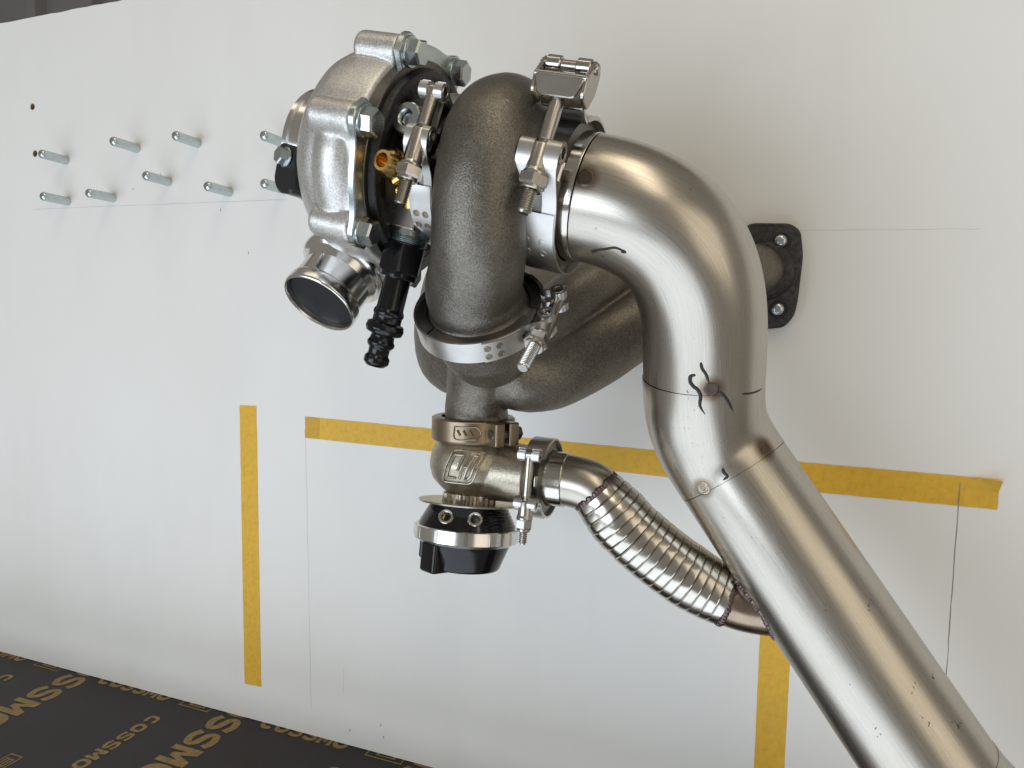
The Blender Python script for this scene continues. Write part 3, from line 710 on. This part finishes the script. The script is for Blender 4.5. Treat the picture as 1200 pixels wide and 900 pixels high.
# ================================================================ wastegate
WX, WY = -200.0, -175.0
PV = 65.0; WT = math.radians(-9)            # the wastegate hangs with its foot a little forward
gate = thing('wastegate', 'external wastegate with cast elbow body and black anodised actuator', 'wastegate', (WX, WY, 308))
gate.rotation_euler = (WT, 0, 0); gate.location = (WX*S, (WY+PV*math.sin(WT))*S, (308+PV*(1-math.cos(WT)))*S)
GB = Fr((WX, WY, 0), (0, 0, 1), (1, 0, 0))
g = lathe(GB, rp([(350, .01), (350, 15.5), (354, 17), (358, 22), (364, 28.5), (374, 31.8), (384, 31), (391, 28), (396, 26), (399, 27), (401.5, 28), (401.5, .01)], 2.5, 3), 64)
g = g+sweep(crom([(-200, -175, 374), (-185, -175, 373.5), (-165, -175, 372.8), (-151, -175, 372.2)], 6), np.interp(np.linspace(0, 1, 19), [0, .4, 1], [24, 22.5, 21]), 48)
g = g+lathe(Fr((-153, -175, 372.2), (1, 0, -.04), (0, -1, 0)), rp([(-3, 12), (-1, 21), (3, 25), (5.5, 26), (6, 12)], 1, 3), 56)
gb = obj('body', cast_body(g, 'body', (WX, WY, 308), .8, 6), 'gate', gate)
def body_y(x, z):
    rb_ = np.interp(z, [350, 354, 358, 364, 374, 384, 391, 396], [15.5, 17, 22, 28.5, 31.8, 31, 28, 26])
    c = max(0, 22.8**2-(z-373)**2)**.5; b = max(0, rb_**2-(x-WX)**2)**.5; return WY-max(b, c)
def stroke(pts, r=.75, closed=False, name='emblem_stroke', lift=.55, par=None, n=5):
    P = []; Q = pts+[pts[0]] if closed else pts
    for i in range(len(Q)-1):
        for t in np.linspace(0, 1, n, endpoint=False): P.append((Q[i][0]+(Q[i+1][0]-Q[i][0])*t, Q[i][1]+(Q[i+1][1]-Q[i][1])*t))
    P.append(Q[-1]); W = [(x, body_y(x, z)-lift, z) for x, z in P]
    obj(name, sweep(W, r, 8), 'gate', par or gb)
EX, EZ = -194.5, 375.0
def em(x, z): return (EX+x+z*.38, EZ+z)       # the emblem leans forward
out = rpoly([em(-12, -12), em(11, -12), em(11, 11.5), em(-12, 11.5)], 4, 4); stroke(out, .7, True, 'emblem_rim', n=2)
for pts in ([(-2.5, 8.3), (-8.5, 8.3), (-9.2, 6), (-9.2, -6.0), (-8.5, -8.5), (-1.5, -8.5)], [(-2.0, 8), (-2.0, -3)], [(1.2, 8.5), (1.2, -9)], [(1.5, .0), (4.3, .3)], [(4.4, 8.5), (8.3, 8.3), (8.3, -6.5), (7.2, -8.6), (4.4, -8.6), (4.4, 8.0)]):
    stroke([em(*p) for p in pts], 1.0, n=3)
g = prism(GB, [((20.0 if (k//2) % 2 else 18.4)*math.cos(math.pi*2*k/88), (20.0 if (k//2) % 2 else 18.4)*math.sin(math.pi*2*k/88)) for k in range(88)], 348.0, 354, .3)
obj('castellated_nut', g, 'gate', gate, ang=20)
obj('heat_shield', lathe(GB, [(347.2, 8), (347.2, 37.3), (348.2, 37.6), (348.6, 37.3), (348.3, 8)], 72), 'bolt', gate)
# black actuator: cone with a front flat, ring, lower cap
def facet(fr, secs, seg=72):
    v = []; f = []
    for z, r, flat, dirn in secs:
        for k in range(seg):
            a = 2*math.pi*k/seg; rr = r; c = math.cos(a-math.radians(dirn))
            if flat and c*r > flat: rr = flat/c
            v.append(fr(rr*math.cos(a), rr*math.sin(a), z))
    m = len(secs)
    for i in range(m-1):
        for k in range(seg): j = (k+1) % seg; f.append((i*seg+k, i*seg+j, (i+1)*seg+j, (i+1)*seg+k))
    f += [tuple(range(seg))[::-1], tuple(range((m-1)*seg, m*seg))]
    return Geo().add(v, f)
FD = -73
up = obj('upper_actuator', facet(GB, [(328, 35.5, 33.8, FD), (330.5, 36, 33.8, FD), (334, 34.8, 32.0, FD), (345.6, 28.5, 27.0, FD), (347, 27.3, 26.2, FD), (347.4, 26, 25.4, FD)]), 'black', gate, ang=25)
for k in range(6):                            # cooling grooves at the right of the flat
    z = 332+k*2.2; r = 36.0-(z-331)*.50
    obj('cooling_rib', lathe(GB, [(z, r-.6), (z+.2, r+.45), (z+.9, r+.35), (z+1.1, r-.6)], 96, -46, 40, True), 'black', up, ang=25)
for dx in (-12.3, 8.3):
    z = 339.2 if dx < 0 else 339.0; nrm = unit((math.cos(math.radians(FD))*.93, math.sin(math.radians(FD))*.93, .45)); tx = V3(-math.sin(math.radians(FD)), math.cos(math.radians(FD)), 0)
    c = V3(WX, WY, z)+nrm*0+V3(math.cos(math.radians(FD)), math.sin(math.radians(FD)), 0)*29.9+tx*dx; fp_ = Fr(c, nrm, tx)
    pg = obj('port_plug', tubewall(fp_, 5.4, 3.1, -2, 1.6, 32, .6), 'ferrule', gate)
    obj('hex_socket', hexhead(fp_, 3.2, -1.6, -.8, 12), 'brass', pg)
rg = tubewall(GB, 38.6, 30, 320.5, 330.8, 96, .7)
ring_o = obj('retaining_ring', rg, 'polished', gate)
for d in (-128, -100, -67, -40, -160, -12, 40, 100, 160):
    a = math.radians(d); fr_ = Fr((WX+38.55*math.cos(a), WY+38.55*math.sin(a), 325.6), (math.cos(a), math.sin(a), 0), (0, 0, 1))
    obj('spanner_notch', box(fr_, 8.4, 3.0, -.5, .35, .8, .2), 'bolt', ring_o)
obj('washer_edge', lathe(GB, [(318.8, 30), (318.8, 34.6), (320.4, 36.2), (320.7, 30)], 96), 'zinc', gate)
cap = obj('lower_cap', lathe(GB, rp([(320.5, 20), (320.5, 33.6), (317, 32.6), (301, 26.5), (299.5, 25), (299.5, .01)], 1.2, 3), 96), 'black', gate)
a = math.radians(-118); fr_ = Fr((WX+20*math.cos(a), WY+20*math.sin(a), 0), (0, 0, 1), (-math.sin(a), math.cos(a), 0))
obj('cap_lug', prism(fr_, rpoly([(-9, -14.5), (9, -14.5), (7, 10), (-7, 10)], 3, 4), 298.5, 319.5, 1.4), 'black', cap)
a = math.radians(-175); fr_ = Fr((WX+20*math.cos(a), WY+20*math.sin(a), 0), (0, 0, 1), (-math.sin(a), math.cos(a), 0))
obj('cap_lug', prism(fr_, rpoly([(-8, -14), (8, -14), (6, 8), (-6, 8)], 3, 4), 304, 319.2, 1.2), 'black', cap)

# inlet clamp: machined band with chunky split lugs
wic = thing('band_clamp', 'bronze-coloured machined band clamp holding the wastegate to the manifold', 'clamp', (-198, -178, 395))
CB = Fr((-198, -178, 0), (0, 0, 1), (1, 0, 0))
obj('band', lathe(CB, rp([(395.5, 24), (395.5, 29.0), (397, 30.6), (411, 30.6), (413, 29.2), (413, 24)], .8, 2), 96, 24-60, 360-24-18, False) if False else
    lathe(CB, [(395.5, 24), (395.5, 29.4), (396.8, 30.8), (411.4, 30.8), (412.8, 29.4), (412.8, 24)], 96, -20, 318, True), 'bronze', wic, ang=25)
LA = math.radians(-31); rd = V3(math.cos(LA), math.sin(LA), 0); td = V3(-math.sin(LA), math.cos(LA), 0)
for s_, w_ in ((-1, 7.0), (1, 7.5)):
    c = V3(-198, -178, 404)+rd*33+td*(s_*6.2)
    obj('clamp_lug', prism(Fr(c, V3(0, 0, 1), rd), rect(16, w_+1, 1.5), -8.2, 8.2, .8), 'bronze', wic)
c = V3(-198, -178, 404)+rd*35
obj('clamp_screw', cyl(Fr(c, td, rd), 3.4, -11, 15, 24, .5)+hexhead(Fr(c, td, rd), 5.4, 10, 15, 5), 'retainer', wic)
# stamped arrow window on the band front
def bpt(deg, z, k=31.0): q = math.radians(deg); return (-198+k*math.cos(q), -178+k*math.sin(q), z)
P = [bpt(d, z) for d, z in [(-92, 408.6), (-70, 408.6), (-63, 408.6), (-57, 404.3), (-63, 400), (-70, 400), (-92, 400), (-92, 408.6)]]
obj('stamped_arrow', sweep(crom(P, 3), .55, 8), 'bronze', wic)
for k in range(3): obj('stamped_mark', sweep([bpt(-88+8*k, 406.2, 30.9), bpt(-84+8*k, 402.4, 30.9)], .9, 8), 'bronze', wic)
for z in (397, 411.6): obj('stamped_rim', sweep([bpt(d, z, 30.5) for d in range(-170, -40, 6)], .45, 8), 'bronze', wic)

# outlet clamp
vclamp('v_band_clamp', 'small V-band clamp joining the wastegate outlet to the flexible pipe', (-144.5, -175, 371.8), (1, 0, -.04), (0, -.97, .06), 27.2, 15, 33.5, -19.5, 14, 40, 36, rb=2.9, rl=4.3, sleeve=11, tip=28, spots=False)

# ================================================================ dump pipe
dump = thing('dump_pipe', 'ribbed flexible stainless wastegate pipe curving down into the downpipe', 'pipe', (-130, -175, 372))
DXA = unit((1, 0, -.04)); D0 = V3(-144.0, -175, 371.8)
obj('ferrule', lathe(frame_of(D0, DXA), rp([(1, 14), (1, 25.5), (3, 25.5), (5, 19.6), (17.6, 19.4), (18.1, 18.8), (18.1, 17)], .8, 2), 72), 'ferrule', dump)
E0 = D0+DXA*18; E3 = V3(-104.5, -175, 365.1); ed = unit((.70, .06, -.71))
ep = bez(E0, E0+DXA*7, E3-ed*6, E3, 16)
obj('elbow', pipe(ep, 18.4, 1.5, 64), 'stainless', dump)
# weld beads where elbow meets the flexible section
def weld(path_c, n, r, bead, cnt, mat, parent, name, jit=.25, lo=0, hi=360):
    f = frame_of(path_c, n); g = Geo()
    for k in range(cnt):
        a = math.radians(lo+(hi-lo)*k/cnt); c = f((r-.3)*math.cos(a), (r-.3)*math.sin(a), rng.normal(0, jit*2)); out_ = unit(c-f.o)
        ff = frame_of(c, out_); b_ = bead*(.75+.7*rng.random())
        g = g+lathe(ff, [(-b_*.5, b_*1.5), (b_*.05, b_*1.35), (b_*.3, b_*.8), (b_*.38, .01)], 10)
    return obj(name, g, mat, parent, ang=60)
weld(E3+ed*.2, ed, 18.9, 1.7, 40, 'tint', dump, 'weld_bead')
fp_ = [E3, V3(-81.3, -172, 340.9), V3(-64.5, -170, 327.4), V3(-48, -168, 316.2), V3(-32, -166, 307), V3(-15.5, -163.8, 299.6)]
fx = crom(fp_, 60); seg_l = np.concatenate([[0], np.cumsum(np.linalg.norm(np.diff(fx, axis=0), axis=1))]); tot = seg_l[-1]
NR = 17
for i in range(NR):                           # interlocked rings, each a turned band with rolled edges
    s0, s1 = tot*(i+.02)/NR, tot*(i+1.0)/NR; zs = np.linspace(s0, s1, 10)
    P = np.stack([np.interp(zs, seg_l, fx[:, k]) for k in range(3)], 1); q = np.linspace(0, 1, 10)
    rr = np.interp((i+q)/NR, [0, .18, .75, 1], [19.3, 22.4, 22.4, 20.4])+.10*np.sin(q*math.pi)+np.where(q < .05, -.8, 0)+np.where(q > .95, -.8, 0)+rng.normal(0, .12)
    obj('flex_ring', sweep(P, rr, 72, False), 'flex', dump)
obj('flex_liner', pipe(fx[::6], 18.3, 1.2, 48), 'retainer', dump)
ex_ = bez(fx[-1], fx[-1]+unit((.93, .08, -.25))*9, V3(6, -161, 294.5)-unit((.98, .1, .05))*6, V3(26, -160, 297), 14)
MT['heat'] = smooth_metal('heat_browned_steel', (.33, .255, .19), .24, .1, 45)
obj('end_elbow', pipe(ex_, 18.8, 1.5, 64), 'heat', dump)
weld(fx[-1]+unit((.93, .08, -.25))*.8, (.93, .08, -.25), 20.2, 1.5, 38, 'tint', dump, 'weld_bead')

# ================================================================ downpipe
dp = thing('downpipe', 'big brushed stainless downpipe sweeping from the turbine outlet to lower right', 'pipe', PIPE_BASE)
P0 = V3(*PIPE_BASE); P3 = V3(-35.1, -184, 450.4); e = unit((-.058, .185, -.981)); e2 = unit((.053, .322, -.945)); Q3 = V3(-15, -165, 386.8); sd = unit((.590, -.040, -.806))
RP = 38.1
em_ = unit(e+e2); elb = bez(P0, P0+TU*69, P3-em_*57, P3, 60); seg2 = bez(P3+em_*.14+V3(-.3, 0, 0), P3+em_*30, Q3-sd*30, Q3, 40)
strt = np.array([Q3+sd*(.7+k) for k in np.linspace(0, 214, 60)])
obj('elbow', pipe(elb, RP, 1.6, 128), 'stainless', dp)
obj('short_bend', pipe(seg2, RP+.25, 1.6, 128), 'stainless', dp)
obj('straight_tube', pipe(strt, RP, 1.6, 128), 'stainless', dp)
lastp = strt[-1]; nb = bez(lastp, lastp+sd*38, lastp+sd*62+V3(18, 0, 6), lastp+V3(112, -8, -62), 30)
obj('lower_bend', pipe(nb, RP+.4, 1.6, 96), 'stainless', dp)
FQ = Fr(P0, TU, rad_dir(90))
obj('ferrule', lathe(FQ, rp([(-15, 30), (-15, 44.0), (-12.5, 44.0), (-10.5, 40), (-9, 38.6), (-.6, 38.6), (-.4, 38.0), (-.4, 34)], .6, 2), 128), 'ferrule', dp)
FULL = np.vstack([elb, seg2, strt])
for i, p in enumerate(TACKS):                 # tack welds, a little crater with rings
    c, n = snap(FULL, RP+.1, p); R_ = 4.3 if i else 4.6
    obj('tack_weld', lathe(frame_of(c, n), [(-.6, R_+.5), (.0, R_), (.25, R_*.86), (.02, R_*.70), (.26, R_*.52), (.02, R_*.34), (.2, R_*.16), (.06, .01)], 32), 'tack' if i != 3 else 'gate', dp, ang=60)
def ink(pts, r=.9, name='marker_stroke', taper=True):
    P = crom([snap(FULL, RP+.2, p)[0] for p in pts], 6) if len(pts) > 2 else np.array([snap(FULL, RP+.2, p)[0] for p in pts])
    P = np.array([snap(FULL, RP+.2, p, -r*.45)[0] for p in P]); n = len(P)
    rr = r*1.25*np.interp(np.linspace(0, 1, n), [0, .15, .8, 1], [.6, 1, .95, .45]); obj(name, sweep(P, rr, 10), 'ink', dp, ang=70)
ink([(-94.6, -249.4, 523.8), (-88.2, -251.5, 523.9), (-80.8, -253.8, 524.4), (-75.1, -253.0, 522.1)], .65)
ink([(-94.6, -249.4, 523.8), (-95.4, -248.6, 521.9), (-92.2, -249.6, 523)], .7); ink([(-76.5, -253.4, 523.4), (-75, -253, 521.8), (-77.2, -253, 521.9), (-76.4, -253.4, 523.2)], .5)
ink([(-89.6, -246.9, 520.6), (-89.2, -246.6, 520.0)], .8)
ink([(-36.4, -224.1, 452.9), (-39.0, -223.5, 451.9), (-39.3, -222.8, 448.6), (-37.4, -222, 445.8), (-35.2, -221.7, 444.2), (-33.2, -220.9, 440.5), (-33.4, -218.7, 434.4), (-30.5, -216.6, 429.2)], 1.0)
ink([(-33.5, -226.3, 460.5), (-32.6, -225.4, 456.8), (-30.4, -224.4, 453.4), (-28.5, -222.7, 448.2)], .8)
ink([(-22.2, -219.3, 443.0), (-19.3, -217.3, 440.0), (-14.7, -212.1, 431.5)], .9)
ink([(-19.3, -203.1, 394.8), (-18.8, -203.1, 392.4), (-16.4, -203.1, 390.0), (-18.9, -203.0, 387.2)], .9)
ink([(-9.9, -211.3, 441.9), (-4, -204, 442.6), (1.0, -195.7, 444.5)], .55)
SP = [(-40.6, -220, 439.2), (-37.6, -218.5, 434.1), (-40.6, -215.3, 426.8), (-40.6, -212.5, 420.2), (-36.9, -208.2, 409.3), (-33.8, -205.6, 402.7), (-27.7, -201.2, 384.7),
      (65.5, -197.9, 319.1), (67.1, -195.9, 320.7), (44.7, -206.1, 317.7), (103.6, -191, 280.1), (114.8, -197.4, 258), (117.2, -196.3, 256.4), (92, -202.5, 277.2), (98, -206.3, 260.1), (73.6, -208.3, 248.9)]
for p in SP:
    for k in range(3):
        q = V3(*p)+rng.normal(0, 1.5, 3); d = rng.normal(0, 1.1, 3); ink([q, q+d], .28, 'scratch_mark')
# weld blobs where the dump pipe runs into the downpipe
g = Geo()
for k in range(26):
    s_ = k/25; p = V3(-4+26*s_, -176-10*math.sin(s_*3.1), 319-33*s_); c, n = snap(FULL, RP, p); ff = frame_of(c, n); b_ = 1.4*(.7+.7*rng.random())
    g = g+lathe(ff, [(-1, b_*1.4), (.2, b_*1.2), (b_*.8, b_*.6), (b_*.95, .01)], 10)
obj('weld_bead', g, 'tint', dump, ang=60)

for o in bpy.data.objects:
    if '_b' in o: del o['_b']
